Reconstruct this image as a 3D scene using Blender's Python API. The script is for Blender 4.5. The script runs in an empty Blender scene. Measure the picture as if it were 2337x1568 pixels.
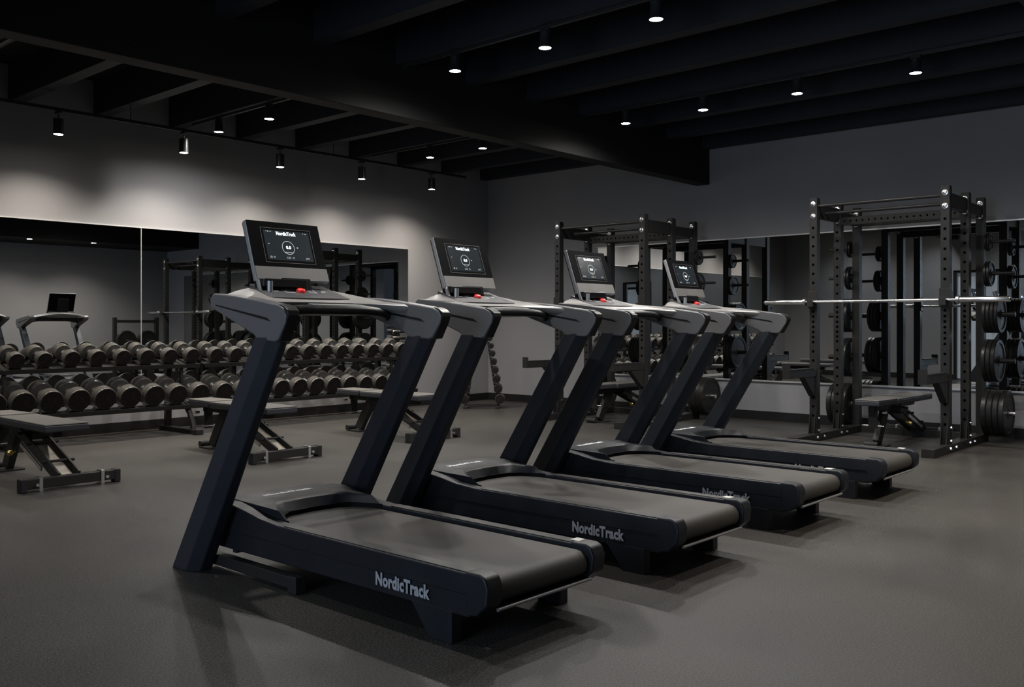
import bpy, math, random
from mathutils import Vector, Matrix
random.seed(7)
D = bpy.data
scn = bpy.context.scene
col = scn.collection
R = math.radians

# ------------------------------------------------------------------ materials
def mat(name, base, rough=0.5, metal=0.0, spec=0.5, emit=None, estr=0.0, noise=None, bump=None, coat=0.0, rvar=None):
    m = D.materials.new(name); m.use_nodes = True
    nt = m.node_tree; b = nt.nodes['Principled BSDF']
    b.inputs['Base Color'].default_value = (*base, 1)
    b.inputs['Roughness'].default_value = rough
    b.inputs['Metallic'].default_value = metal
    b.inputs['Specular IOR Level'].default_value = spec
    if coat: b.inputs['Coat Weight'].default_value = coat; b.inputs['Coat Roughness'].default_value = .15
    if emit:
        b.inputs['Emission Color'].default_value = (*emit, 1)
        b.inputs['Emission Strength'].default_value = estr
    if noise or bump or rvar:
        tc = nt.nodes.new('ShaderNodeTexCoord')
    if noise:                                   # (scale, other colour, low, high)
        n = nt.nodes.new('ShaderNodeTexNoise'); n.inputs['Scale'].default_value = noise[0]
        n.inputs['Detail'].default_value = 4
        nt.links.new(tc.outputs['Object'], n.inputs['Vector'])
        cr = nt.nodes.new('ShaderNodeValToRGB')
        cr.color_ramp.elements[0].position = noise[2]; cr.color_ramp.elements[1].position = noise[3]
        cr.color_ramp.elements[0].color = (*base, 1); cr.color_ramp.elements[1].color = (*noise[1], 1)
        nt.links.new(n.outputs['Fac'], cr.inputs['Fac'])
        nt.links.new(cr.outputs['Color'], b.inputs['Base Color'])
    if bump:                                    # (scale, strength)
        n = nt.nodes.new('ShaderNodeTexNoise'); n.inputs['Scale'].default_value = bump[0]
        n.inputs['Detail'].default_value = 3
        nt.links.new(tc.outputs['Object'], n.inputs['Vector'])
        bn = nt.nodes.new('ShaderNodeBump'); bn.inputs['Strength'].default_value = bump[1]
        bn.inputs['Distance'].default_value = .004
        nt.links.new(n.outputs['Fac'], bn.inputs['Height'])
        nt.links.new(bn.outputs['Normal'], b.inputs['Normal'])
    if rvar:                                    # (scale, low, high)
        n = nt.nodes.new('ShaderNodeTexNoise'); n.inputs['Scale'].default_value = rvar[0]
        nt.links.new(tc.outputs['Object'], n.inputs['Vector'])
        mr = nt.nodes.new('ShaderNodeMapRange')
        mr.inputs['From Min'].default_value = .3; mr.inputs['From Max'].default_value = .7
        mr.inputs['To Min'].default_value = rvar[1]; mr.inputs['To Max'].default_value = rvar[2]
        nt.links.new(n.outputs['Fac'], mr.inputs['Value'])
        nt.links.new(mr.outputs['Result'], b.inputs['Roughness'])
    return m

WALL   = mat('wall_paint', (.205,.205,.218), .75, noise=(1.3,(.222,.221,.232),.35,.7), bump=(90,.05))
CEIL   = mat('ceiling_black', (.009,.009,.010), .7, spec=.2, noise=(3,(.012,.012,.014),.3,.7))
RAFT   = mat('rafter_black', (.017,.019,.026), .55, spec=.25, noise=(4,(.020,.022,.028),.3,.7), bump=(40,.05))
BEAM   = mat('beam_black', (.011,.011,.0115), .6, spec=.2, noise=(2,(.014,.014,.0145),.3,.7))
BASEB  = mat('baseboard_black', (.009,.009,.010), .45, spec=.3, rvar=(3,.4,.6))
MIRROR = mat('mirror', (.62,.64,.64), .0, metal=1.0)
STEEL  = mat('brushed_steel', (.62,.63,.65), .28, metal=1.0, rvar=(60,.2,.35))
CHROME = mat('chrome', (.85,.85,.85), .22, metal=1.0, rvar=(4,.18,.26))
BLACKM = mat('black_powder_coat', (.020,.0195,.019), .38, spec=.2, bump=(400,.06), rvar=(20,.32,.45))
HOLE   = mat('hole_dark', (.001,.001,.001), .9, spec=0)
RUBBER = mat('black_rubber', (.016,.016,.017), .6, spec=.25, bump=(200,.1), rvar=(15,.5,.68))
PLATE  = mat('iron_plate', (.013,.0125,.012), .36, spec=.32, bump=(120,.08), rvar=(25,.3,.45))
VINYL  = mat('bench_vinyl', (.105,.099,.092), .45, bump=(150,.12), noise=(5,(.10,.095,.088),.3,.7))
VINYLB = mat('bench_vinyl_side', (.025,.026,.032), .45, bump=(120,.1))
DBHEAD = mat('dumbbell_urethane', (.050,.048,.045), .32, spec=.35, bump=(90,.1), noise=(14,(.055,.052,.048),.35,.7))
DBFACE = mat('dumbbell_face', (.009,.0085,.0085), .5, spec=.12, noise=(22,(.020,.013,.012),.45,.72))
TM     = mat('treadmill_metal', (.018,.0205,.0275), .34, spec=.38, bump=(300,.04), rvar=(8,.34,.46))
TMPOD  = mat('treadmill_pod', (.095,.094,.096), .34, spec=.5, bump=(200,.04), rvar=(9,.3,.42))
TMCON  = mat('console_top', (.23,.22,.21), .36, bump=(200,.04), rvar=(9,.3,.42))
TRIMM  = mat('satin_aluminium', (.62,.62,.62), .38, metal=.7)
TMSHELL= mat('treadmill_shell', (.0105,.0118,.0155), .38, spec=.3, bump=(250,.05), rvar=(8,.36,.5))
TMRAIL = mat('treadmill_rail_top', (.034,.032,.031), .42, bump=(150,.1))
BELT   = mat('running_belt', (.040,.0375,.035), .5, spec=.3, bump=(500,.25), noise=(2.2,(.060,.055,.049),.35,.68))
GLOSSB = mat('gloss_black', (.006,.006,.007), .22, spec=.35)
GRIPM  = mat('grip_black', (.008,.008,.009), .32, spec=.3, rvar=(30,.28,.4))
BEZEL  = mat('bezel_black', (.002,.002,.0025), .5, spec=.04, rvar=(10,.45,.52))
SILVER = mat('silver_plastic', (.30,.30,.31), .35, metal=.5, rvar=(12,.3,.42))
SPK    = mat('speaker_strip', (.16,.155,.15), .5, metal=.3, bump=(350,.2), noise=(7,(.19,.18,.17),.3,.7))
DASH   = mat('dash_panel', (.055,.055,.058), .4, rvar=(20,.35,.5))
MARK   = mat('printed_marks', (.55,.55,.57), .5, rvar=(40,.4,.6))
LOGO   = mat('logo_grey', (.30,.305,.33), .45, rvar=(40,.4,.5))
LOGOW  = mat('logo_white', (.9,.9,.89), .45, rvar=(40,.4,.5))
RED    = mat('red_key', (.75,.035,.03), .4, rvar=(30,.35,.45), emit=(1,.05,.03), estr=.03)
SCREEN = mat('display_screen', (.01,.012,.014), .25, spec=.15, emit=(.32,.44,.52), estr=.016, rvar=(3,.24,.26))
GLYPH  = mat('display_glyph', (.4,.42,.43), .4, emit=(.9,.97,1), estr=.85, rvar=(3,.3,.4))
GLYPHD = mat('display_ring', (.3,.3,.3), .4, emit=(.9,.95,.97), estr=.28, rvar=(3,.3,.4))
LAMPE  = mat('lamp_lens', (.9,.9,.85), .3, emit=(1,.93,.82), estr=38, rvar=(3,.3,.4))
LAMPB  = mat('lamp_black', (.018,.019,.021), .38, rvar=(20,.3,.45))
BRASS  = mat('brass', (.55,.42,.14), .3, metal=1, rvar=(30,.25,.35))
STICK  = mat('sticker_white', (.62,.62,.58), .4, rvar=(30,.35,.45))
GLASSW = mat('daylit_glass', (.5,.55,.6), .3, emit=(.62,.75,.95), estr=.05, rvar=(3,.2,.3))

def floor_mat():
    m = D.materials.new('rubber_floor'); m.use_nodes = True
    nt = m.node_tree; b = nt.nodes['Principled BSDF']; L = nt.links.new
    tc = nt.nodes.new('ShaderNodeTexCoord')
    n1 = nt.nodes.new('ShaderNodeTexNoise'); n1.inputs['Scale'].default_value = 130; n1.inputs['Detail'].default_value = 5
    n2 = nt.nodes.new('ShaderNodeTexNoise'); n2.inputs['Scale'].default_value = .9; n2.inputs['Detail'].default_value = 5
    vo = nt.nodes.new('ShaderNodeTexVoronoi'); vo.inputs['Scale'].default_value = 210
    for n in (n1,n2,vo): L(tc.outputs['Object'], n.inputs['Vector'])
    r1 = nt.nodes.new('ShaderNodeValToRGB'); e = r1.color_ramp.elements
    e[0].position=.38; e[0].color=(.018,.0172,.0162,1); e[1].position=.66; e[1].color=(.072,.068,.062,1)
    L(n1.outputs['Fac'], r1.inputs['Fac'])
    r2 = nt.nodes.new('ShaderNodeValToRGB'); e = r2.color_ramp.elements
    e[0].position=.3; e[0].color=(.80,.80,.82,1); e[1].position=.72; e[1].color=(1.12,1.10,1.07,1)
    L(n2.outputs['Fac'], r2.inputs['Fac'])
    mx = nt.nodes.new('ShaderNodeMix'); mx.data_type='RGBA'; mx.blend_type='MULTIPLY'; mx.inputs[0].default_value=1
    L(r1.outputs['Color'], mx.inputs[6]); L(r2.outputs['Color'], mx.inputs[7])
    # sparse pale flecks
    r3 = nt.nodes.new('ShaderNodeValToRGB'); e = r3.color_ramp.elements
    e[0].position=.10; e[0].color=(1,1,1,1); e[1].position=.17; e[1].color=(0,0,0,1)
    L(vo.outputs['Distance'], r3.inputs['Fac'])
    n3 = nt.nodes.new('ShaderNodeTexNoise'); n3.inputs['Scale'].default_value = 60
    L(tc.outputs['Object'], n3.inputs['Vector'])
    th = nt.nodes.new('ShaderNodeMath'); th.operation='GREATER_THAN'; th.inputs[1].default_value=.58
    L(n3.outputs['Fac'], th.inputs[0])
    mu = nt.nodes.new('ShaderNodeMath'); mu.operation='MULTIPLY'
    L(r3.outputs['Color'], mu.inputs[0]); L(th.outputs[0], mu.inputs[1])
    mx2 = nt.nodes.new('ShaderNodeMix'); mx2.data_type='RGBA'
    L(mu.outputs[0], mx2.inputs[0]); L(mx.outputs[2], mx2.inputs[6]); mx2.inputs[7].default_value=(.15,.14,.13,1)
    L(mx2.outputs[2], b.inputs['Base Color'])
    mr = nt.nodes.new('ShaderNodeMapRange'); mr.inputs['From Min'].default_value=.3; mr.inputs['From Max'].default_value=.7
    mr.inputs['To Min'].default_value=.36; mr.inputs['To Max'].default_value=.50
    L(n2.outputs['Fac'], mr.inputs['Value']); L(mr.outputs['Result'], b.inputs['Roughness'])
    b.inputs['Specular IOR Level'].default_value=.28
    bn = nt.nodes.new('ShaderNodeBump'); bn.inputs['Strength'].default_value=.35; bn.inputs['Distance'].default_value=.002
    L(n1.outputs['Fac'], bn.inputs['Height']); L(bn.outputs['Normal'], b.inputs['Normal'])
    return m
FLOOR = floor_mat()

# ------------------------------------------------------------------ mesh builder
class MB:
    def __init__(s): s.v=[]; s.f=[]; s.m=[]
    def add(s, vs, fs, mi=0):
        o=len(s.v); s.v += [tuple(v) for v in vs]
        for f in fs: s.f.append(tuple(i+o for i in f)); s.m.append(mi)
        return s
    def box(s, c, d, rot=None, mi=0):
        c=Vector(c); h=[x/2 for x in d]
        vs=[Vector((sx*h[0],sy*h[1],sz*h[2])) for sz in (-1,1) for sy in (-1,1) for sx in (-1,1)]
        if rot is not None: vs=[rot@v for v in vs]
        vs=[v+c for v in vs]
        return s.add(vs,[(0,2,3,1),(4,5,7,6),(0,1,5,4),(2,6,7,3),(0,4,6,2),(1,3,7,5)],mi)
    def span(s, a, b, mi=0):
        return s.box([(a[i]+b[i])/2 for i in range(3)],[abs(b[i]-a[i]) for i in range(3)],mi=mi)
    def bar(s, p0, p1, w, h, mi=0, up=(0,0,1)):
        p0=Vector(p0); p1=Vector(p1); y=(p1-p0); L=y.length; y.normalize()
        up=Vector(up); x=y.cross(up)
        if x.length<1e-4: x=y.cross(Vector((1,0,0)))
        x.normalize(); z=x.cross(y)
        M=Matrix((x,y,z)).transposed()
        return s.box((p0+p1)/2,(w,L,h),M,mi)
    def cyl(s, p0, p1, r0, r1=None, seg=20, mi=0):
        r1=r0 if r1 is None else r1
        return s.lathe([(r0,0),(r1,(Vector(p1)-Vector(p0)).length)],p0,Vector(p1)-Vector(p0),seg,mi)
    def lathe(s, prof, p0, ax, seg=24, mi=0, mis=None):
        p0=Vector(p0); z=Vector(ax).normalized()
        x=z.orthogonal().normalized(); y=z.cross(x)
        vs=[]
        for r,h in prof:
            for k in range(seg):
                a=2*math.pi*k/seg
                vs.append(p0+z*h+(x*math.cos(a)+y*math.sin(a))*r)
        o=len(s.v); s.v += [tuple(v) for v in vs]
        n=len(prof)
        for i in range(n-1):
            for k in range(seg):
                k2=(k+1)%seg
                s.f.append((o+i*seg+k,o+i*seg+k2,o+(i+1)*seg+k2,o+(i+1)*seg+k)); s.m.append(mis[i] if mis else mi)
        s.f.append(tuple(o+k for k in reversed(range(seg)))); s.m.append(mis[0] if mis else mi)
        s.f.append(tuple(o+(n-1)*seg+k for k in range(seg))); s.m.append(mis[-1] if mis else mi)
        return s
    def loft(s, rings, mi=0, closed=True):
        n=len(rings[0]); o=len(s.v)
        for r in rings: s.v += [tuple(v) for v in r]
        for i in range(len(rings)-1):
            for k in range(n):
                k2=(k+1)%n
                s.f.append((o+i*n+k,o+i*n+k2,o+(i+1)*n+k2,o+(i+1)*n+k)); s.m.append(mi)
        s.f.append(tuple(o+k for k in reversed(range(n)))); s.m.append(mi)
        s.f.append(tuple(o+(len(rings)-1)*n+k for k in range(n))); s.m.append(mi)
        return s
    def prism(s, poly, axis, a, b, mi=0):
        def P(p,t):
            if axis=='x': return (t,p[0],p[1])
            if axis=='y': return (p[0],t,p[1])
            return (p[0],p[1],t)
        return s.loft([[P(p,a) for p in poly],[P(p,b) for p in poly]],mi)
    def tube(s, pts, r, seg=12, mi=0):
        pts=[Vector(p) for p in pts]; rings=[]; x=None
        for i,p in enumerate(pts):
            t=(pts[min(i+1,len(pts)-1)]-pts[max(i-1,0)]).normalized()
            if x is None: x=t.orthogonal().normalized()
            x=(x-t*x.dot(t)).normalized(); y=t.cross(x)
            rings.append([p+(x*math.cos(2*math.pi*k/seg)+y*math.sin(2*math.pi*k/seg))*r for k in range(seg)])
        return s.loft(rings,mi)
    def obj(s, name, mats, parent=None, bevel=0, loc=None, sharp=35, seg=2):
        import bmesh
        me=D.meshes.new(name); me.from_pydata(s.v,[],s.f)
        if not isinstance(mats,(list,tuple)): mats=[mats]
        for m in mats: me.materials.append(m)
        me.polygons.foreach_set('material_index',s.m)
        bm=bmesh.new(); bm.from_mesh(me); bmesh.ops.recalc_face_normals(bm,faces=bm.faces); bm.to_mesh(me); bm.free()
        me.polygons.foreach_set('use_smooth',[True]*len(me.polygons))
        me.set_sharp_from_angle(angle=R(sharp))
        o=D.objects.new(name,me); col.objects.link(o)
        if parent: o.parent=parent
        if loc: o.location=loc
        if bevel:
            b=o.modifiers.new('bevel','BEVEL'); b.width=bevel; b.segments=seg; b.limit_method='ANGLE'; b.angle_limit=R(35)
            b.harden_normals=True
        return o

def empty(name, loc=(0,0,0), rz=0, label=None, cat=None, group=None):
    o=D.objects.new(name,None); col.objects.link(o); o.location=loc; o.rotation_euler=(0,0,rz)
    o.empty_display_size=.1
    if label: tag(o,label,cat,group)
    return o
def tag(o,label=None,cat=None,group=None,kind=None):
    if label: o['label']=label
    if cat: o['category']=cat
    if group: o['group']=group
    if kind: o['kind']=kind
    return o
def copy_tree(o,parent=None):
    kids=list(o.children); c=o.copy(); col.objects.link(c)
    if parent: c.parent=parent
    for k in kids: copy_tree(k,c)
    return c
def struct(o): o['kind']='structure'; return o
ORD=['first','second','third','fourth','fifth','sixth','seventh','eighth','ninth','tenth','eleventh','twelfth','thirteenth','fourteenth','fifteenth','sixteenth','seventeenth','eighteenth','nineteenth','twentieth','twenty-first','twenty-second','twenty-third']

def text_mesh(name, s, size, mt, parent, M, offset=0.0, extrude=.0008, sx=1.0, width=None):
    cu=D.curves.new(name,'FONT'); cu.body=s; cu.size=size; cu.extrude=extrude; cu.offset=offset
    cu.align_x='CENTER'; cu.align_y='CENTER'; cu.resolution_u=3; cu.space_character=1.06
    t=D.objects.new(name,cu); col.objects.link(t)
    bpy.context.view_layer.update()
    me=D.meshes.new_from_object(t.evaluated_get(bpy.context.evaluated_depsgraph_get()))
    D.objects.remove(t); me.name=name
    xs=[v.co.x for v in me.vertices]; w=max(xs)-min(xs); cx=(max(xs)+min(xs))/2
    k=(width/w) if width else sx
    for v in me.vertices: v.co.x=(v.co.x-cx)*k
    me.transform(M)
    me.materials.clear(); me.materials.append(mt)
    o=D.objects.new(name,me); col.objects.link(o)
    if parent: o.parent=parent
    return o

# ------------------------------------------------------------------ room
XR, YL = 10.30, 9.70          # right wall plane, left (mirror) wall plane
XS, YB = .20, -.15            # walls behind and beside the camera, seen only in the mirrors
ZC, ZR = 3.68, 3.32           # ceiling, underside of rafters
struct(MB().span((-3.2,-3.2,-.12),(XR+.2,YL+.2,0)).obj('floor',FLOOR))
struct(MB().span((-3.2,-3.2,ZC),(XR+.2,YL+.2,ZC+.12)).obj('ceiling',CEIL))
struct(MB().span((-3.2,YL,0),(XR+.2,YL+.2,ZC)).obj('wall_left',WALL))
struct(MB().span((XR,-3.2,0),(XR+.2,YL,ZC)).obj('wall_right',WALL))
struct(MB().span((4.0,YB-.2,0),(XR,YB,ZC)).obj('wall_rear',WALL))
# side wall with a glazed door
m=MB(); m.span((XS-.2,4.0,0),(XS,5.10,ZC)); m.span((XS-.2,6.0,0),(XS,YL,ZC)); m.span((XS-.2,5.10,2.25),(XS,6.0,ZC))
struct(m.obj('wall_side',WALL))
struct(MB().span((-3.2,3.8,0),(0,4.0,ZC)).obj('wall_entry_left',WALL))
struct(MB().span((4.0,-3.2,0),(4.2,-.35,ZC)).obj('wall_entry_right',WALL))
struct(MB().span((-3.2,-3.2,0),(4.0,-3.0,ZC)).obj('wall_entry_back',WALL))
m=MB(); m.span((-3.2,-3.0,0),(-3.0,.6,ZC)); m.span((-3.2,3.6,0),(-3.0,3.8,ZC)); m.span((-3.2,.6,2.9),(-3.0,3.6,ZC)); m.span((-3.2,.6,0),(-3.0,3.6,.3))
struct(m.obj('wall_entry_side',WALL))
w=struct(MB().span((-3.12,.6,.3),(-3.08,3.6,2.9)).obj('window_1',GLASSW))
m=MB()
for y in (.63,2.1,3.57): m.span((-3.15,y-.03,.3),(-3.02,y+.03,2.9))
for z in (.33,2.87): m.span((-3.15,.6,z-.03),(-3.02,3.6,z+.03))
m.obj('window_frame',BLACKM,w)
d=struct(MB().span((.06,5.15,.02),(.10,5.95,2.2)).obj('door_1',GLASSW))
m=MB()
for y in (5.125,5.975): m.span((.03,y-.025,0),(.17,y+.025,2.25))
m.span((.03,5.15,2.2),(.17,5.95,2.25)); m.obj('door_frame',BLACKM,d)
MB().span((.12,5.22,.98),(.16,5.25,1.3)).obj('door_handle',STEEL,d)
# baseboards
H=.105
struct(MB().span((XS,YL-.02,0),(XR,YL,H)).obj('baseboard_left',BASEB,bevel=.004))
struct(MB().span((XR-.02,YB,0),(XR,YL-.02,H)).obj('baseboard_right',BASEB,bevel=.004))
struct(MB().span((4.0,YB,0),(XR-.02,YB+.02,H)).obj('baseboard_rear',BASEB,bevel=.004))
m=MB(); m.span((XS,4.0,0),(XS+.02,5.10,H)); m.span((XS,6.0,0),(XS+.02,YL-.02,H))
struct(m.obj('baseboard_side',BASEB,bevel=.004))
# rafters and main beam
tn=1
for i in range(11):
    x=5.20+.8333*(i-4)
    if x>XR-.2: x=XR-.12
    m=MB(); m.span((x-.065,1.2 if x>4 else -3.0,ZR),(x+.065,5.90,ZC)); m.span((x-.065,6.08,ZR),(x+.065,YL,ZC))
    if x<XS+.1: continue
    struct(m.obj('trim_%d'%tn,RAFT)); tn+=1
struct(MB().span((XS,5.90,2.89),(XR,6.08,ZC)).obj('trim_%d'%tn,BEAM,bevel=.006)); tn+=1
struct(MB().span((4.0,YB,2.75),(XR,1.2,ZC)).obj('trim_%d'%tn,BEAM)); tn+=1

# mirrors
def mirror_panel(name,a,b,label):
    o=MB().span(a,b).obj(name,MIRROR); tag(o,label,'mirror'); return o
ZM0,ZM1=.475,2.185
xs0,xs1,xe=XS+.75,None,None
XSEAM, XEND = 4.81, 8.66
g1=mirror_panel('wall_mirror',(XSEAM-3.85,YL-.012,ZM0),(XSEAM-.004,YL,ZM1),'large wall mirror panel left of the seam above the dumbbells, reflecting two treadmills')
g2=mirror_panel('wall_mirror',(XSEAM+.004,YL-.012,ZM0),(XEND,YL,ZM1),'large wall mirror panel right of the seam, ending near the room corner')
g3=mirror_panel('wall_mirror',(XR-.012,.6,ZM0),(XR,7.62,ZM1),'long wall mirror on the right wall behind the two power racks')
for g in (g1,g2): g['group']='mirrors above the dumbbell rack'
m=MB(); m.span((XSEAM-3.85,YL-.02,ZM1),(XEND,YL,ZM1+.012)); struct(m.obj('trim_%d'%tn,TRIMM)); tn+=1
m=MB(); m.span((XSEAM-3.85,YL-.02,ZM0-.012),(XEND,YL,ZM0)); struct(m.obj('trim_%d'%tn,TRIMM)); tn+=1
m=MB(); m.span((XSEAM-.004,YL-.014,ZM0),(XSEAM+.004,YL,ZM1)); struct(m.obj('trim_%d'%tn,TRIMM)); tn+=1
m=MB(); m.span((XR-.022,.6,ZM1),(XR,7.62,ZM1+.014)); struct(m.obj('trim_%d'%tn,TRIMM)); tn+=1
m=MB(); m.span((XR-.025,.6,ZM0-.018),(XR,7.62,ZM0)); struct(m.obj('trim_%d'%tn,TRIMM)); tn+=1

# ------------------------------------------------------------------ lamps
def spot(parent, loc, energy, ang, blend, color, rot=(0,0,0), size=.03):
    l=D.lights.new('lamp_light','SPOT'); l.energy=energy; l.spot_size=R(ang); l.spot_blend=blend
    l.color=color; l.shadow_soft_size=size
    o=D.objects.new('lamp_light',l); col.objects.link(o); o.parent=parent; o.location=loc; o.rotation_euler=rot
    return o
WARM=(1,.89,.75); NEUT=(1,.97,.93)
LIGHTMESH={}
def lamp_proto(kind):
    """track head: origin at the underside of the track"""
    t=empty('track_lamp' if kind=='wall' else 'ceiling_spotlight')
    if kind=='wall':
        MB().box((0,0,-.012),(.035,.09,.024)).obj('adapter',LAMPB,t,bevel=.003)
        MB().cyl((0,0,-.02),(0,0,-.075),.006,seg=10).obj('stem',LAMPB,t)
        b=MB().lathe([(.030,0),(.045,.004),(.046,.012),(.046,.148),(.044,.15),(.041,.15),(.040,.142)],(0,0,-.07),(0,0,-1),28).obj('lamp_body',LAMPB,t)
        MB().cyl((0,0,-.206),(0,0,-.2205),.0405,seg=28).obj('lens',LAMPE,t)
    else:
        MB().box((0,0,-.012),(.035,.08,.024)).obj('adapter',LAMPB,t,bevel=.003)
        MB().cyl((0,0,-.02),(0,0,-.035),.011,seg=12).obj('stem',LAMPB,t)
        MB().lathe([(.032,0),(.038,.006),(.040,.095),(.050,.112),(.050,.118),(.045,.118),(.044,.112)],(0,0,-.024),(0,0,-1),28).obj('lamp_body',LAMPB,t)
        MB().cyl((0,0,-.137),(0,0,-.1415),.0435,seg=28).obj('lens',LAMPE,t)
    return t
# track along the mirror wall
YT,ZT=9.02,3.155
t=empty('lighting_track',(0,0,0),0,'long black lighting track hung in front of the mirror wall, carrying five cylinder lamps','track')
MB().span((XS+.05,YT-.016,ZT),(9.12,YT+.016,ZT+.03)).obj('rail',LAMPB,t)
for x in (1.8,4.37,6.87,9.0): MB().cyl((x,YT,ZT+.03),(x,YT,ZC),.004,seg=8).obj('hanger',LAMPB,t)
pw=lamp_proto('wall'); sp=spot(pw,(0,0,-.235),62,130,1.0,WARM,(R(7),0,0),.03)
xs=[3.67,4.94,6.12,7.30,8.48,2.45]
for i,x in enumerate(xs):
    o=pw if i==0 else copy_tree(pw)
    o.location=(x,YT,ZT)
    if i<5: tag(o,'black cylinder lamp on the track above the mirrors, %s from the left in view'%ORD[i],'lamp','cylinder lamps on the mirror wall track')
    else: tag(o,'black cylinder lamp on the track above the mirrors, just left of the view','lamp','cylinder lamps on the mirror wall track')
# rafters' tracks and spotlights
for X,nm in ((5.20,'nearer'),(7.70,'farther'),(2.70,'added out-of-view'),(1.03,'added leftmost')):  # last two tracks are added to carry the unseen fill lamps
    t=empty('ceiling_track',(0,0,0),0,'thin black light track under a ceiling rafter, the %s one'%nm,'track')
    MB().span((X-.014,1.3,ZR-.022),(X+.014,5.88,ZR)).obj('rail',LAMPB,t)
    MB().span((X-.014,6.1,ZR-.022),(X+.014,9.3,ZR)).obj('rail',LAMPB,t)
pc=lamp_proto('ceiling'); spot(pc,(0,0,-.152),72,164,1.0,NEUT,(0,0,0),.045)
first=True
rows=((5.20,[(3.377,'farthest right of its row, cut by the top of the frame'),(4.33,'second from the right of the nearer row'),(5.26,'third from the right of the nearer row, next to the main beam'),(7.85,'right one of the pair above the mirror wall track'),(8.775,'left one of the pair above the mirror wall track'),(2.35,'just above the upper edge of the frame')]),
      (2.70,[(3.75,'added fill, out of view above the first two treadmills')]),  # added lamp outside the frame, brightens the foreground floor
      (7.70,[(2.55,'rightmost of the farther row'),(3.55,'second from the right of the farther row'),(4.48,'third from the right of the farther row'),(5.36,'fourth from the right of the farther row, next to the main beam'),(7.34,'far lamp just past the main beam underside'),(8.22,'far lamp left of the one past the main beam')]))
for X,ys in rows:
    for y,lb in ys:
        o=pc if first else copy_tree(pc); first=False
        o.location=(X,y,ZR-.02)
        tag(o,'ceiling spotlight, '+lb,'lamp','spotlights on the ceiling rafters')
CA={}
COOL=(.97,.98,1)
for n_,y in enumerate((4.6,6.2,7.9)):  # unseen lamps added to light the side wall and treadmill flanks
    if n_==0:
        cp=copy_tree(pc)
        for ch in cp.children:
            if ch.type=='LIGHT': ch.data=ch.data.copy(); ch.data.color=COOL; ch.data.energy=40; ch.data.spot_size=R(140)
        o=cp
    else: o=copy_tree(cp)
    o.location=(1.03,y,ZR-.02)
    tag(o,'added ceiling fill lamp left of the view, %s from the camera'%ORD[n_],'lamp','spotlights on the ceiling rafters')
# soffit downlights near the rear wall (seen in the mirror)
pd=empty('recessed_downlight')
MB().lathe([(.06,0),(.06,.008),(.045,.008),(.045,.004)],(0,0,0),(0,0,-1),24).obj('trim_ring',LAMPB,pd)
MB().cyl((0,0,-.004),(0,0,-.009),.043,seg=24).obj('lens',LAMPE,pd)
spot(pd,(0,0,-.03),60,120,.8,WARM,(R(-8),0,0),.04)
for i,x in enumerate((5.0,6.95,8.15)):
    o=pd if i==0 else copy_tree(pd); o.location=(x,1.0,2.75)
    tag(o,'round recessed downlight in the soffit reflected in the mirror, %s from the left there'%ORD[i],'lamp','recessed downlights in the rear soffit')

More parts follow.
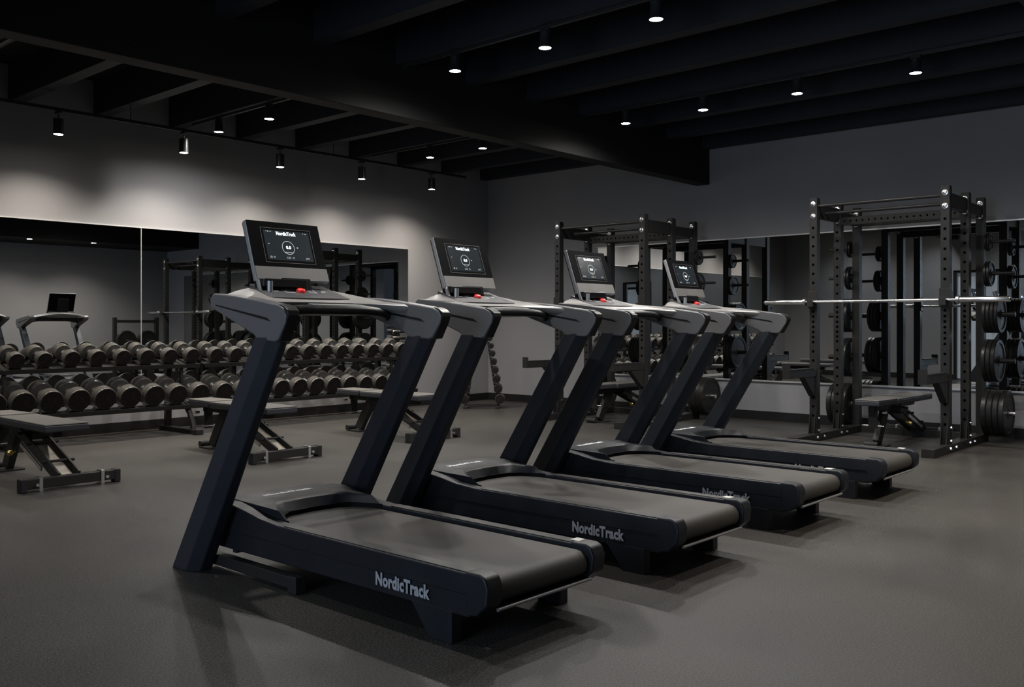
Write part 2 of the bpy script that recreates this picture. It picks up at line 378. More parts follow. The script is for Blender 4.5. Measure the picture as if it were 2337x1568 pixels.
# ------------------------------------------------------------------ treadmill
def make_treadmill():
    t=empty('treadmill')
    for s in (-1,1):
        # leaning upright, chamfered
        def ring(z,yf,yr):
            w_=.36+.030*z/1.095
            a,b=(-.47,-w_) if s<0 else (w_,.47)
            return [(a,yf,z),(a,yr+.055,z),(a+.042,yr,z),(b-.010,yr,z),(b,yr+.010,z),(b,yf,z)]
        u=MB().loft([ring(0,1.127,.949),ring(.02,1.115,.937),ring(1.095,.430,.283)]).obj('upright',TM,t,bevel=.006)
        pod=[(.785,1.222),(.793,1.262),(.77,1.286),(.60,1.272),(.42,1.250),(.26,1.228),(.225,1.214),(.206,1.186),(.212,1.155),(.262,1.083),(.285,1.075),(.415,1.083),(.445,1.105)]
        def inner(y): return (.352+.052*min(max((.785-y)/.56,0),1))*s
        p=MB().loft([[(inner(y),y,z) for y,z in pod],[(.4685*s,y,z) for y,z in pod]]).obj('handrail',TMPOD,t,bevel=.008,seg=3)
        gv=[(.74,1.230),(.742,1.236),(.34,1.176),(.31,1.159),(.325,1.162)]
        MB().prism(gv,'x',.4675*s,.4697*s).obj('groove',GLOSSB,p)
        MB().loft([[(inner(y)+.002*s,y,z) for y,z in gv],[(inner(y)-.0012*s,y,z) for y,z in gv]]).obj('groove',GLOSSB,p)
        MB().prism([(.212,1.10+.05),(.196,1.185),(.201,1.205),(.226,1.222),(.262,1.232),(.28,1.20),(.262,1.078),(.255,1.078)],'x',.408*s,.4625*s).obj('rubber_grip',GRIPM,p,bevel=.008)
    # console deck lofted across
    rings=[]
    for k in range(17):
        x=-.405+.81*k/16; q=abs(x)/.405
        yr=.655-.27*q**4; zr=1.258-.020*q**4; yf=.925-.12*q**2.2; zt=1.338-.056*q**2
        rings.append([(x,yr,zr-.022),(x,yr-.010,zr-.006),(x,yr+.012,zr+.006),(x,yf-.045,zt),(x,yf-.01,zt-.008),(x,yf,zt-.03),(x,yf-.04,zr-.01),(x,yr+.06,zr-.035)])
    c=MB().loft(rings).obj('console',TMCON,t,sharp=50)
    # dash panel sits on slope:  from (y .56,z 1.265) to (y .83,z 1.318)
    a=math.atan2(.073,.213); 
    def onslope(x,v,h=0):   # v in 0..1 along slope
        y=.667+.213*v; z=1.265+.073*v
        return Vector((x,y-math.sin(a)*h,z+math.cos(a)*h+.001))
    def plate(x0,x1,v0,v1,h0,h1,tp=0):
        r0=[onslope(x0-tp,v0,h0),onslope(x1+tp,v0,h0),onslope(x1,v1,h0),onslope(x0,v1,h0)]
        r1=[onslope(x0-tp,v0,h1),onslope(x1+tp,v0,h1),onslope(x1,v1,h1),onslope(x0,v1,h1)]
        return MB().loft([r0,r1])
    dp=plate(-.215,.205,.03,.95,-.02,.005,.022).obj('control_panel',DASH,c)
    k=MB(); p=onslope(-.0,.46,.003); n=Vector((0,-math.sin(a),math.cos(a)))
    k.lathe([(.026,0),(.026,.006),(.021,.016),(.012,.019)],p,n,6).obj('stop_button',RED,dp,bevel=.003)
    for x0,x1,v0,v1 in (tuple((q[0],q[1],q[2],q[3])) for q in ((-.155,-.125,.45,.49),(-.09,-.04,.38,.41),(-.09,-.087,.41,.6),(.04,.088,.38,.41),(.085,.088,.41,.6),(.05,.075,.52,.55),(.125,.15,.47,.51),(-.075,-.05,.55,.58))):
        plate(x0,x1,v0,v1,.005,.006).obj('key_marking',MARK,dp)
    # under-console tray and pulse bar
    MB().prism([(.60,1.195),(.60,1.232),(.66,1.240),(.86,1.26),(.84,1.19)],'x',-.345,.345).obj('console_underside',GLOSSB,t,bevel=.01)
    pts=[]
    for k in range(21):
        f=k/20; x=-.40+.80*f; b=1-(abs(x)/.40)**4
        pts.append((x,.575-.06*b,1.180+.035*b))
    MB().tube(pts,.023,14).obj('grab_bar',GRIPM,t)
    MB().prism([(.565,1.228),(.56,1.236),(.62,1.246),(.62,1.232)],'x',-.06,.25).obj('pulse_strip',SILVER,t)
    # screen
    vdir=Vector((0,.326,.945)).normalized(); n=Vector((0,-vdir.z,vdir.y)); o0=Vector((-.01,.80,1.360))
    M=Matrix(((1,0,0),(0,vdir.y,vdir.z),(0,n.y,n.z))).transposed()   # columns: x, up, normal
    def sb(x0,x1,y0,y1,z0,z1,mb=None):
        mb=mb or MB(); c=o0+Vector(((x0+x1)/2,0,0))+vdir*((y0+y1)/2)+n*((z0+z1)/2)
        return mb.box(c,(x1-x0,y1-y0,abs(z1-z0)),M)
    W,Hh=.210,.307
    hs=sb(-W,W,-.002,Hh,-.032,-.003).obj('screen_housing',SILVER,t,bevel=.006)
    sb(-W+.003,W-.003,.0,Hh-.002,-.040,-.018).obj('back_shell',BEZEL,hs,bevel=.006)
    sb(-W+.004,W-.003,.070,Hh-.003,-.004,0).obj('bezel',BEZEL,hs)
    sb(-W+.004,W-.003,.002,.068,-.004,.001).obj('speaker_strip',SPK,hs)
    fr=MB(); X0,X1,Y0,Y1=-.138,.150,.090,.272
    for q in ((X0,X1,Y0,Y0+.0015),(X0,X1,Y1-.0015,Y1),(X0,X0+.0015,Y0,Y1),(X1-.0015,X1,Y0,Y1)): sb(q[0],q[1],q[2],q[3],0,.0012,fr)
    fr.obj('screen_frame',SPK,hs)
    ds=sb(X0+.014,X1-.012,Y0+.014,Y1-.012,0,.001).obj('display',SCREEN,hs)
    T4=M.to_4x4(); cx=(X0+X1)/2
    def TM_(x,y,h=.0016): return Matrix.Translation(o0+Vector((x,0,0))+vdir*y+n*h)@T4
    text_mesh('display_logo','NordicTrack',.026,GLYPH,ds,TM_(cx-.002,Y1-.028),offset=.0006,width=.112,extrude=.0003)
    # ring gauge
    r=MB(); 
    for (ra,rb) in ((.0335,.0355),):
        vs=[];fs=[];S=40
        for k in range(S):
            A=2*math.pi*k/S
            for rr in (ra,rb): vs.append(o0+Vector((cx-.004+rr*math.cos(A),0,0))+vdir*(.171+rr*math.sin(A))+n*.002)
        for k in range(S):
            k2=(k+1)%S; fs.append((2*k,2*k+1,2*k2+1,2*k2))
        r.add(vs,fs)
    r.obj('gauge_ring',GLYPHD,ds)
    text_mesh('gauge_digits','0.0',.022,GLYPH,ds,TM_(cx-.002,.172),offset=.0006,extrude=.0003)
    k=MB()
    for x0,x1,y0,y1 in ((-.110,-.106,.252,.2545),(-.100,-.096,.250,.255),(-.088,-.080,.252,.2535),(.105,.107,.250,.255),(.117,.121,.249,.254),(-.108,-.102,.186,.189),(-.020,.022,.146,.1475),(.052,.06,.172,.176)): sb(x0,x1,y0,y1,.001,.0018,k)
    k.obj('status_icons',GLYPHD,ds)
    k=MB()
    for xx in (-.105,-.088,-.012,.0,.022,.100,.112):
        for j in range(10):
            A=2*math.pi*j/10; B=A+.45
            if random.random()<.75:
                k.add([o0+Vector((xx+rr*math.cos(q),0,0))+vdir*(.118+rr*math.sin(q))+n*.002 for q,rr in ((A,.0035),(A,.0055),(B,.0055),(B,.0035))],[(0,1,2,3)])
    k.obj('workout_icons',GLYPHD,ds)
    # support behind and beneath the screen
    MB().prism([(.78,1.30),(.80,1.372),(.835,1.37),(.905,1.56),(.945,1.555),(.90,1.36),(.86,1.29)],'x',-.085,.085).obj('screen_bracket',GLOSSB,t,bevel=.006)
    MB().span((-.205,.765,1.325),(.04,.845,1.364)).obj('pivot_block',GLOSSB,t,bevel=.005)
    MB().cyl((-.175,.76,1.30),(-.175,.76,1.352),.014,seg=16).obj('pivot_knob',SILVER,t)
    MB().prism([(.77,1.30),(.80,1.36),(.815,1.36),(.79,1.30)],'x',-.218,-.206).obj('side_strut',SILVER,t)
    # deck shells
    top=[(-.765,.150),(-.792,.185),(-.795,.225),(-.785,.255),(-.765,.270),(.45,.270),(.60,.280),(.72,.300),(.86,.318),(.96,.312),(1.03,.275),(1.06,.22),(1.05,.190)]
    for s in (-1,1):
        sh=MB()
        sh.prism(top+[(-.70,.190)],'x',.268*s,.340*s)
        sh.prism([(-.70,.112),(-.765,.150),(-.765,.194),(1.03,.194),(1.02,.13),(.97,.105)],'x',.272*s,.334*s)
        side=sh.obj('side_shell',TMSHELL,t,bevel=.007)
        MB().prism([(-.74,.2705),(-.74,.2735),(.42,.2735),(.42,.2705)],'x',.276*s,.330*s).obj('foot_rail',TMRAIL,side,bevel=.0012)
        # rear end cap wraps inwards
        MB().prism([(-.700,.118),(-.752,.128),(-.800,.17),(-.806,.235),(-.790,.268),(-.765,.2775),(-.69,.2775)],'x',.262*s,.3435*s).obj('end_cap',TMSHELL,side,bevel=.010,seg=3)
        # rear foot
        MB().loft([[(.285*s,-.62,.12),(.335*s,-.62,.12),(.335*s,-.40,.12),(.285*s,-.40,.12)],[(.285*s,-.62,.0),(.335*s,-.62,.0),(.335*s,-.50,.0),(.285*s,-.50,.0)]]).obj('rear_foot',TMSHELL,t,bevel=.004)
        # base rail on floor
        br=MB().span((.300*s,.32,.018),(.352*s,1.02,.070)).obj('base_rail',BLACKM,t,bevel=.006)
        MB().span((.296*s,.30,.0),(.356*s,.36,.075)).obj('rail_end_cap',RUBBER,br,bevel=.006)
    MB().span((.285,-.715,.2776),(.33,-.672,.2785)).obj('warning_sticker',STICK,t)
    MB().bar((-.30,.86,.095),(.30,.86,.095),.03,.03).obj('base_crossbar',BLACKM,t)
    MB().cyl((-.12,.92,.11),(-.20,.62,.10),.011,seg=12).obj('lift_shock',SILVER,t)
    # belt with rounded end over roller
    prof=[]
    for k in range(9):
        A=math.pi/2+math.pi*k/8; prof.append((-.735+.052*math.cos(A),.203+.052*math.sin(A)))
    MB().prism([(.80,.255)]+prof+[(.80,.151)],'x',-.246,.246).obj('running_belt',BELT,t,sharp=30)
    MB().span((-.27,-.66,.13),(.27,.95,.145)).obj('deck_board',RUBBER,t)
    MB().cyl((-.262,-.735,.203),(.262,-.735,.203),.049,seg=24).obj('rear_roller',RUBBER,t)
    MB().cyl((-.27,-.785,.143),(.27,-.785,.143),.007,seg=12).obj('rear_guard_bar',SILVER,t)
    MB().prism([(-.70,.118),(-.785,.136),(-.785,.150),(-.70,.15)],'x',-.265,.265).obj('rear_apron',GLOSSB,t)
    # motor hood with curved opening
    def plan(dx,dy):
        pts=[(-.268,.53-dy),(-.235,.60-dy),(-.20,.66-dy*.9),(-.14,.70-dy*.8),(0,.715-dy*.8),(.14,.70-dy*.8),(.20,.66-dy*.9),(.235,.60-dy),(.268,.53-dy),(.268,1.0),(-.268,1.0)]
        return pts
    MB().loft([[(x,y,.2555) for x,y in plan(0,.062)],[(x,y,.275) for x,y in plan(0,.058)]]).obj('hood_gap_shade',BEZEL,t)  # black strip stands in for the shaded gap between hood and belt
    h=MB()
    lo=[(x,y,.270) for x,y in plan(0,.045)]; hi0=[(x,y,.30+.013*(y>.65)) for x,y in plan(0,.0)]
    mid=[(x,min(y+.02,.985),.312+.010*(y>.65)) for x,y in plan(0,.0)]
    bl=[(x,y,.15) for x,y in plan(0,.045)]
    h.loft([bl,lo,hi0,mid])
    hd=h.obj('motor_hood',TMSHELL,t,bevel=.004,sharp=25)
    MB().loft([[(-.268,.985,.17),(.268,.985,.17),(.268,.985,.316),(-.268,.985,.316)],[(-.262,1.055,.18),(.262,1.055,.18),(.262,1.05,.24),(-.262,1.05,.24)]]).obj('hood_nose',TMSHELL,hd,bevel=.01)
    text_mesh('hood_logo','NordicTrack',.045,LOGOW,hd,Matrix.Translation((0,.865,.3235)),offset=.0030,width=.275,extrude=.0004)
    # side logo on the -x side
    MS=Matrix(((0,-1,0),(0,0,1),(-1,0,0))).transposed().to_4x4()
    text_mesh('side_logo','NordicTrack',.068,LOGO,t,Matrix.Translation((-.3415,-.36,.163))@MS,offset=.0030,width=.305,extrude=.0006)
    return t
tmlab=['black treadmill nearest the camera, at the left end of the row of four','black treadmill second from the left in the row, just behind the nearest one','black treadmill third from the left in the row of four','black treadmill farthest from the camera, at the right end of the row']
tm=make_treadmill()
for i in range(4):
    o=tm if i==0 else copy_tree(tm)
    o.location=(2.67+1.232*i,3.0,0)
    tag(o,tmlab[i],'treadmill','treadmills in a row')

# ------------------------------------------------------------------ benches
def make_bench():
    t=empty('weight_bench')
    def pad(name,y0,y1,w0,w1,z):
        vs=[(-w0,y0,z-.055),(w0,y0,z-.055),(w1,y1,z-.055),(-w1,y1,z-.055)]
        a=[(x,y,z-.058) for x,y,_ in vs]; b=[(x*1.0,y,z-.008) for x,y,_ in vs]; c_=[(x*.96,y*.995+.005*(y0+y1)/2,z) for x,y,_ in vs]
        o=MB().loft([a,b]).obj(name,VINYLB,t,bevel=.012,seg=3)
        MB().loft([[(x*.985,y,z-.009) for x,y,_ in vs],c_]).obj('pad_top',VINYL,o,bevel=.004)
        return o
    pad('backrest_pad',-.58,.345,.155,.145,.445)
    pad('seat_pad',.365,.77,.145,.115,.450)
    MB().span((-.03,-.42,.335),(.03,.66,.385)).obj('top_frame',BLACKM,t,bevel=.004)
    # front leg (seat end)
    lg=MB().bar((0,.30,.37),(0,.52,.03),.055,.10).obj('front_leg',BLACKM,t,bevel=.004)
    MB().span((-.09,.42,0),(.09,.62,.012)).obj('foot_plate',BLACKM,lg)
    MB().span((-.04,.605,.18),(.04,.625,.40)).obj('seat_post',BLACKM,t)
    MB().cyl((-.10,.61,.20),(.10,.61,.20),.008,seg=10).obj('adjust_pin',CHROME,t)
    MB().cyl((-.13,.62,.33),(-.09,.62,.33),.014,seg=12).obj('pin_knob',CHROME,t)
    # ladder leg
    l=MB()
    for s in (-1,1): l.bar((.072*s,.12,.35),(.072*s,-.60,.07),.018,.075)
    ld=l.obj('ladder_frame',BLACKM,t,bevel=.003)
    MB().bar((0,-.12,.255),(0,-.585,.072),.075,.018).obj('ladder_track',mat('track_plate',(.34,.31,.27),.4,metal=.6,rvar=(20,.3,.5)),ld)
    for y,z in ((.02,.335),(-.14,.272),(-.42,.165)):
        MB().cyl((-.115,y,z),(.115,y,z),.011,seg=10).obj('rung',BLACKM,ld)
    MB().bar((-.105,-.02,.26),(-.105,-.40,.115),.012,.03).obj('slide_bar',CHROME,ld)
    MB().box((0,-.02,.315),(.09,.10,.05)).obj('carriage',GLOSSB,ld,bevel=.004)
    MB().lathe([(.008,0),(.008,.02),(.018,.025),(.020,.05),(.014,.06)],(-.11,.06,.20),(-1,0,-.2),12).obj('pull_knob',BRASS,ld)
    # foot bar
    fb=MB().span((-.315,-.665,.022),(.315,-.60,.090)).obj('foot_bar',BLACKM,t,bevel=.005)
    for s in (-1,1):
        MB().span((.30*s,-.67,.0),(.345*s,-.595,.096)).obj('end_cap',RUBBER,fb,bevel=.008)
        MB().span((.20*s,-.672,.0),(.225*s,-.593,.10)).obj('bracket',CHROME,fb,bevel=.003)
        MB().cyl((.24*s,-.675,.05),(.24*s,-.685,.05),.012,seg=12).obj('bolt',CHROME,fb)
    MB().cyl((-.06,.66,.03),(.06,.66,.03),.028,seg=18).obj('wheel',RUBBER,t)
    return t
bn=make_bench()
spots=[(2.80,7.31,0,'grey-topped adjustable bench at the left edge, in front of the dumbbell rack'),
       (4.57,7.28,0,'adjustable bench before the dumbbell rack, seen through the nearest treadmill frame'),
       (6.34,7.35,0,'adjustable bench farthest along the dumbbell rack, behind the second treadmill upright'),
       (9.30,3.26,R(90),'adjustable bench inside the nearer power rack at the right'),
       (9.30,6.49,R(90),'adjustable bench inside the farther power rack, behind the third treadmill')]
for i,(x,y,rz,lb) in enumerate(spots):
    o=bn if i==0 else copy_tree(bn)
    o.location=(x,y,0); o.rotation_euler=(0,0,rz); tag(o,lb,'bench','adjustable benches')

# ------------------------------------------------------------------ dumbbells
def make_dumbbell(r, L, name='dumbbell', seg=28):
    """axis along local y, centred"""
    t=empty(name); hl=L*.31
    for s in (-1,1):
        y0=s*L/2
        pr=[(r*.90,0),(r*.96,.003),(r,.012),(r,hl*.30),(r*.985,hl*.33),(r*.985,hl*.40),(r,hl*.43),(r,hl-.016),(r*.93,hl-.004),(r*.45,hl)]
        h=MB().lathe(pr,(0,y0,0),(0,-s,0),seg).obj('head',DBHEAD,t,sharp=30)
        MB().cyl((0,y0-s*.002,0),(0,y0+s*.0015,0),r*.93,seg=seg).obj('end_face',DBFACE,h)
        MB().cyl((0,s*(L/2-hl+.001),0),(0,s*(L/2-hl-.008),0),r*.42,seg=16).obj('collar',CHROME,t)
    MB().lathe([(.0145,0),(.0175,(L-2*hl)*.5),(.0145,(L-2*hl))],(0,-(L/2-hl),0),(0,1,0),14).obj('handle',CHROME,t)
    return t
TILT=R(15)
X_A0,X_A1,X_B0,X_B1=1.92,5.19,5.25,8.20
slots=[3.34+.2515*i for i in range(-5,8)]+[5.38+.2425*i for i in range(0,12)]
slots=[x for x in slots if x>2.3]
protos={}
def db(r,L):
    k=(round(r,3),round(L,3))
    if k not in protos: protos[k]=make_dumbbell(r,L); return protos[k]
    return copy_tree(protos[k])
tiers=(('lower',9.165,.345,lambda f:.113-.013*f,.36),('upper',9.29,.757,lambda f:.074+.014*f,.31))
for nm,yc,zc,rf,L in tiers:
    for i,x in enumerate(slots):
        f=(x-2.3)/6; r=round(rf(f)*200)/200
        o=db(r,L)
        up=Vector((0,-math.sin(TILT),math.cos(TILT)))
        p=Vector((x,yc,zc))+up*(r+.014)
        o.location=p; o.rotation_euler=(TILT,random.uniform(0,6.28),0)
        o.rotation_euler=(TILT,0,0)
        side='left' ; n=i
        if i<len(slots)/2: lb='%s from the left end'%ORD[i]
        else: lb='%s from the right end'%ORD[len(slots)-1-i]
        tag(o,'round-headed dumbbell on the %s shelf of the dumbbell rack, %s'%(nm,lb),'dumbbell','dumbbells on the %s shelf'%nm)

def make_db_rack(x0,x1,frames,label,sl):
    t=empty('dumbbell_rack',((x0+x1)/2,9.2,0),0,label,'dumbbell rack','dumbbell racks under the mirrors')
    ox=(x0+x1)/2
    for nm,yc,zc,rf,L in tiers:
        c=Vector((0,yc-9.2,zc)); vd=Vector((0,math.cos(TILT),math.sin(TILT))); n=Vector((0,-math.sin(TILT),math.cos(TILT)))
        Rm=Matrix.Rotation(TILT,3,'X')
        m=MB()
        for s in (-.5,.5):
            m.box(c+vd*(s*L*.60)-n*.012,(x1-x0,.070,.018),Rm)
        m.box(c+vd*(-L/2-.005)-n*.012,(x1-x0,.010,.045),Rm)
        m.box(c+vd*(L/2+.01)+n*.01,(x1-x0,.010,.06),Rm)
        sh=m.obj('shelf',BLACKM,t,bevel=.002)
        for x in sl:
            if x0<x<x1:
                k=MB()
                k.box(c+Vector((x-ox,0,0))+n*.000,(.09,L*.62,.006),Rm)
                for s in (-1,1):
                    for e in (-1,1):
                        k.box(c+Vector((x-ox+e*rf((x-2.3)/6)*.62,0,0))+vd*(s*L*.31)+n*.010,(.014,.055,.034),Rm@Matrix.Rotation(-e*.6,3,'Y'))
                k.obj('saddle',STEEL if nm=='lower' else BLACKM,sh,bevel=.002)
    for fx in frames:
        x=fx-ox
        m=MB(); m.span((x-.035,-.36,0),(x+.035,.40,.05))
        ft=m.obj('foot',BLACKM,t,bevel=.006)
        MB().span((x-.04,-.40,0),(x+.04,-.35,.056)).obj('foot_cap',RUBBER,ft,bevel=.004)
        m=MB(); m.bar((x,.27,.05),(x,.25,.86),.06,.06,up=(1,0,0)); m.obj('rear_post',BLACKM,t,bevel=.005)
        m=MB(); m.tube([(x,-.27,.04),(x,-.25,.12),(x,-.19,.22),(x,-.10,.31)],.030,8); m.obj('front_brace',BLACKM,t)
        MB().bar((x,-.20,.285),(x,.27,.41),.05,.05).obj('shelf_arm',BLACKM,t,bevel=.004); MB().bar((x,-.07,.70),(x,.27,.79),.05,.04).obj('shelf_arm',BLACKM,t,bevel=.004)
        m=MB(); m.bar((x,-.03,.36),(x,-.01,.73),.04,.03,up=(1,0,0)); m.obj('tier_strut',BLACKM,t,bevel=.003)
make_db_rack(X_A0,X_A1,(3.25,5.0),'two-tier black dumbbell rack at the left, ending beside the curved black foot',slots)
make_db_rack(X_B0,X_B1,(5.78,7.92),'two-tier black dumbbell rack at the right, behind the nearest treadmill uprights',slots)

# A-frame rack in the corner
AX,AY=9.22,8.80
ang=math.atan2(.6667,.7454)-math.pi/2    # local +y points away from the camera
t=empty('dumbbell_tree',(AX,AY,0),ang,'black A-frame stand of small dumbbells standing in the far room corner','dumbbell stand')
HX0,HX1,HZ=.215,.045,1.16
for s in (-1,1):
    MB().bar((s*HX0,0,.03),(s*HX1,0,HZ),.03,.10,up=(0,1,0)).obj('leg',BLACKM,t,bevel=.004)
    MB().span((s*.215-.03,-.21,0),(s*.215+.03,.21,.035)).obj('foot',BLACKM,t,bevel=.004)
MB().span((-.215,-.175,.02),(.215,-.12,.075)).obj('base_crossbar',BLACKM,t,bevel=.004)
MB().span((-.07,-.05,HZ),(.07,.05,HZ+.03)).obj('top_cap',BLACKM,t,bevel=.004)
c_,s_=math.cos(ang),math.sin(ang)
zz=[.115,.255,.385,.505,.62,.73,.835,.935,1.03]
rr=[.066,.060,.055,.050,.046,.042,.038,.035,.032]
SM={}
for sd in (-1,1):
    for k,(z,r) in enumerate(zip(zz,rr)):
        f=(z-.03)/(HZ-.03); lx=sd*(HX0+(HX1-HX0)*f+.012+r*.45)
        MB().bar((sd*(HX0+(HX1-HX0)*f),-.05,z-r*.75),(lx+sd*.03,-.05,z-r*.75),.03,.008).obj('hook',CHROME,t)
        if r not in SM: o=SM[r]=make_dumbbell(r,.24+r,'small_dumbbell',16 if r>.04 else 12)
        else: o=copy_tree(SM[r])
        o.location=(AX+lx*c_,AY+lx*s_,z+.012); o.rotation_euler=(0,0,ang)
        tag(o,'small dumbbell on the corner A-frame stand, %s from the bottom on its %s side'%(ORD[k],'left' if sd<0 else 'right'),'dumbbell','dumbbells on the corner stand')

# ------------------------------------------------------------------ power racks
PEGZ=[1.95,1.64,1.24,.79,.285]; PEGR=[.09,.125,.18,.21,.225]; PEGN=[2,2,3,3,4]; PT=[.022,.026,.034,.040,.050]
XF,XM,XQ=0,.58,1.07; HW=.612; PH=2.38; PW=.075
def make_power_rack():
    t=empty('power_rack')
    for s in (-1,1):
        y=s*HW
        for x in (XF,XM,XQ):
            m=MB(); m.span((x-PW/2,y-PW/2,.07),(x+PW/2,y+PW/2,PH))
            if x!=XQ:
                z=.25
                while z<PH-.24:
                    m.cyl((x-PW/2-.0008,y,z),(x-PW/2+.004,y,z),.013,seg=10,mi=1); z+= .05 if .9<z<1.35 else .09
            p=m.obj('post',[BLACKM,HOLE],t,bevel=0)
            MB().span((x-PW/2+.003,y-PW/2+.003,PH),(x+PW/2-.003,y+PW/2-.003,PH+.006)).obj('post_cap',RUBBER,p)
            for z in (PH-.055,PH-.175):
                MB().lathe([(.029,0),(.027,.005),(.019,.006),(.019,.014),(.011,.018)],(x-PW/2,y,z),(-1,0,0),14).obj('bolt',CHROME,p)
            if x!=XQ:
                g=MB().prism([(y-.005 if 0 else x-PW/2-.004,.075),(x-PW/2-.05,.075),(x-PW/2-.004,.30)],'y',y-.03,y-.024); g.prism([(x-PW/2-.004,.075),(x-PW/2-.05,.075),(x-PW/2-.004,.30)],'y',y+.024,y+.03)
                g.obj('gusset',BLACKM,p)
                for dz in (.10,.22):
                    MB().lathe([(.014,0),(.012,.012)],(x+.01,y-PW/2,dz),(0,-1,0),10).obj('bolt',CHROME,p)
        b=MB().span((-.50,y-.055,0),(XQ+.06,y+.055,.075)).obj('base_rail',BLACKM,t,bevel=.004)
        for x in (-.06,.10,.52,.66):
            MB().lathe([(.016,0),(.014,.012)],(x,y-.055,.04),(0,-1,0),10).obj('bolt',CHROME,b)
        MB().span((XF+PW/2,y-.025,PH-.19),(XM-PW/2,y+.025,PH-.05)).obj('top_side_rail',BLACKM,t,bevel=.004)
        MB().span((XM+PW/2,y-.025,PH-.19),(XQ-PW/2,y+.025,PH-.08)).obj('top_side_rail',BLACKM,t,bevel=.004)
        # J hook
        j=MB(); j.span((-.055,y-.045,1.30),(-.038,y+.045,1.47)); j.span((-.115,y-.03,1.315),(-.05,y+.03,1.338)); j.span((-.120,y-.03,1.315),(-.106,y+.03,1.385))
        j.span((-.05,y-.046,1.31),(.03,y-.038,1.44))
        j.obj('bar_hook',BLACKM,t,bevel=.002)
        # spotter arm
        a=MB(); a.span((-.62,y-.035,.635),(-.04,y+.035,.705)); a.prism([(-.30,.635),(-.04,.635),(-.04,.44),(-.075,.44)],'y',y-.03,y+.03)
        a=a.obj('spotter_arm',BLACKM,t,bevel=.003)
        MB().span((-.60,y-.037,.705),(-.10,y+.037,.718)).obj('arm_liner',RUBBER,a)
        MB().span((-.635,y-.037,.635),(-.62,y+.037,.76)).obj('arm_stop',BLACKM,a)
        for k,z in enumerate(PEGZ):
            y0=y+s*PW/2
            q=MB(); q.cyl((XQ,y0,z),(XQ,y0+s*.27,z),.0245 if k>1 else .016,seg=18); q.cyl((XQ,y0,z),(XQ,y0+s*.008,z),.045,seg=18)
            q.obj('storage_peg',CHROME if k>3 else BLACKM,t)
    # cross members
    for z in (PH-.075,):
        MB().cyl((XF,-HW,z),(XF,HW,z),.016,seg=14).obj('pull_up_bar',BLACKM,t)
    MB().cyl((XF+.20,-HW,PH-.13),(XF+.20,HW,PH-.13),.016,seg=14).obj('pull_up_bar',BLACKM,t)
    m=MB().span((XM-.03,-HW+PW/2,PH-.22),(XM+.03,HW-PW/2,PH-.14))
    for i in range(18): 
        yy=-HW+.09+i*.0625; m.cyl((XM-.031,yy,PH-.18),(XM-.026,yy,PH-.18),.010,seg=8,mi=1)
    m.obj('perforated_beam',[BLACKM,HOLE],t)
    MB().span((XQ-.03,-HW+PW/2,PH-.19),(XQ+.03,HW-PW/2,PH-.12)).obj('rear_beam',BLACKM,t,bevel=.003)
    MB().span((XQ-.03,-HW+PW/2,.0),(XQ+.03,HW-PW/2,.07)).obj('rear_beam',BLACKM,t,bevel=.003)
    return t
pr=make_power_rack(); 
RK=[(3.262,'nearer','tall black power rack at the right, holding a steel barbell'),(6.492,'farther','tall black power rack farther back, behind the treadmill screens')]
platep={}
def make_plate(r,th):
    t=MB()
    pr_=[(.026,0),(.045,0),(.047,.004),(r*.42,.004) if r>.12 else (.05,.004),(r*.80,.006),(r*.84,0),(r-.006,0),(r,.006),(r,th-.006),(r-.006,th),(r*.84,th),(r*.80,th-.006),(r*.42,th-.004) if r>.12 else (.05,th-.004),(.047,th-.004),(.045,th),(.026,th)]
    pts=pr_
    t.lathe(pts,(0,0,0),(0,1,0),36)
    t.f=t.f[:-2]; t.m=t.m[:-2]
    # inner bore
    n=len(pts); o=0; seg=36
    for k in range(seg):
        k2=(k+1)%seg; t.f.append((k,(n-1)*seg+k,(n-1)*seg+k2,k2)); t.m.append(0)
    o=t.obj('weight_plate',PLATE,sharp=30)
    return o
SZ=['small','medium','large','big','full-size']; PN=['topmost','second highest','middle','second lowest','lowest']
for i,(yc,nm,lb) in enumerate(RK):
    o=pr if i==0 else copy_tree(pr)
    o.location=(8.80,yc,0); tag(o,lb,'power rack','power racks along the right wall')
    for s in (-1,1):
        for k,z in enumerate(PEGZ):
            y=HW+PW/2+.010
            for j in range(PEGN[k]+(1 if (k==2 and s<0) else 0)):
                if k not in platep: p=platep[k]=make_plate(PEGR[k],PT[k])
                else: p=copy_tree(platep[k])
                yy=y+j*(PT[k]+.002)
                p.location=(8.80+XQ+random.uniform(-.001,.001),yc+s*yy if s>0 else yc-yy-PT[k],z-.0005)
                p.rotation_euler=(0,random.uniform(0,6.28),0)
                side='left' if s>0 else 'right'
                tag(p,'%s black plate, %s out on the %s peg, %s of the %s power rack'%(SZ[k],ORD[j],PN[k],side,nm),'weight plate','weight plates on the power racks')
# barbell
t=empty('barbell',(8.722,3.235,1.363),0,'long steel barbell resting on the hooks of the nearer power rack','barbell')
MB().cyl((0,-.70,0),(0,.70,0),.0145,seg=18).obj('shaft',CHROME,t)
for s in (-1,1):
    sl=MB().lathe([(.024,0),(.0255,.004),(.0255,.40),(.022,.405)],(0,s*.72,0),(0,s,0),24).obj('sleeve',CHROME,t)
    MB().lathe([(.030,0),(.036,.004),(.036,.028),(.030,.032)],(0,s*.69,0),(0,s,0),24).obj('collar',STEEL,sl)
    MB().cyl((0,s*1.125,0),(0,s*1.140,0),.012,seg=12).obj('sleeve_cap',BLACKM,sl)
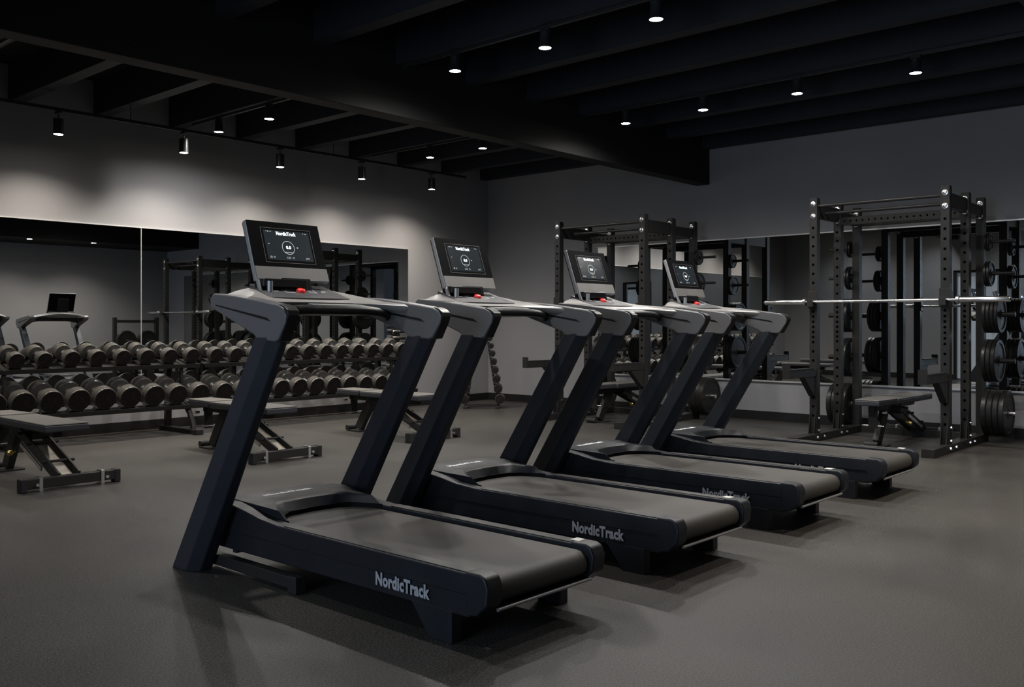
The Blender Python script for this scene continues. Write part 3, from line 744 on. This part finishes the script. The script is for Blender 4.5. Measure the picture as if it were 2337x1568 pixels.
# plate storage tree by the rear wall, seen in the mirror
t=empty('plate_tree',(9.2,.62,0),0,'low black weight storage stand by the rear wall, visible only in the left mirror','plate stand')
for s in (-1,1):
    MB().span((s*.45-.035,-.035,.05),(s*.45+.035,.035,1.28)).obj('post',BLACKM,t,bevel=.003)
    MB().span((s*.45-.04,-.32,0),(s*.45+.04,.32,.06)).obj('foot',BLACKM,t,bevel=.003)
for z in (.35,.8,1.2): MB().span((-.415,-.03,z-.03),(.415,.03,z+.03)).obj('crossbar',BLACKM,t,bevel=.003)
for x in (-.25,.2):
    for z in (.35,.8): MB().cyl((x,.03,z),(x,.26,z),.0245,seg=14).obj('storage_peg',BLACKM,t)
nn=0
for x in (-.25,.2):
    for z in (.35,.8):
        for j in range(2):
            kk=4 if z<.5 else 3
            if x>0 and z<.5: kk=3
            p=copy_tree(platep[kk]); p.location=(9.2+x,.66+j*.055,z); p.rotation_euler=(0,random.uniform(0,6),0)
            tag(p,'black plate on the %s %s peg of the rear wall stand, %s one'%('lower' if z<.5 else 'upper','left' if x<0 else 'right','back' if j==0 else 'front'),'weight plate','weight plates on the rear stand')

# ------------------------------------------------------------------ daylight through the entry and the door
def area(name,loc,rot,sx,sy,e,colr):
    l=D.lights.new(name,'AREA'); l.shape='RECTANGLE'; l.size=sx; l.size_y=sy; l.energy=e; l.color=colr
    o=D.objects.new(name,l); col.objects.link(o); o.location=loc; o.rotation_euler=rot; return o
l=D.lights.new('window_daylight','AREA'); l.shape='RECTANGLE'; l.size=2.5; l.size_y=2.9; l.energy=65; l.color=(.66,.81,1)
o=D.objects.new('window_daylight',l); col.objects.link(o); o.location=(-3.0,2.1,1.6); o.rotation_euler=(0,R(-90),0)
w=D.worlds.new('World'); scn.world=w; w.use_nodes=True
w.node_tree.nodes['Background'].inputs[0].default_value=(.05,.06,.08,1); w.node_tree.nodes['Background'].inputs[1].default_value=.3

# ------------------------------------------------------------------ camera
cam=D.cameras.new('camera'); co=D.objects.new('camera',cam); col.objects.link(co)
co.location=(0,0,1.15); co.rotation_euler=(R(90),0,-math.atan2(1896,2119)*0-math.atan2(2368,2119))
cam.sensor_width=36; cam.sensor_fit='HORIZONTAL'; cam.lens=2119/2337*36; cam.shift_y=-45/2337; cam.clip_start=.02; cam.clip_end=60
scn.camera=co
vs=scn.view_settings; vs.view_transform='Standard'; vs.look='None'; vs.gamma=1; vs.exposure=1.1; vs.use_curve_mapping=False
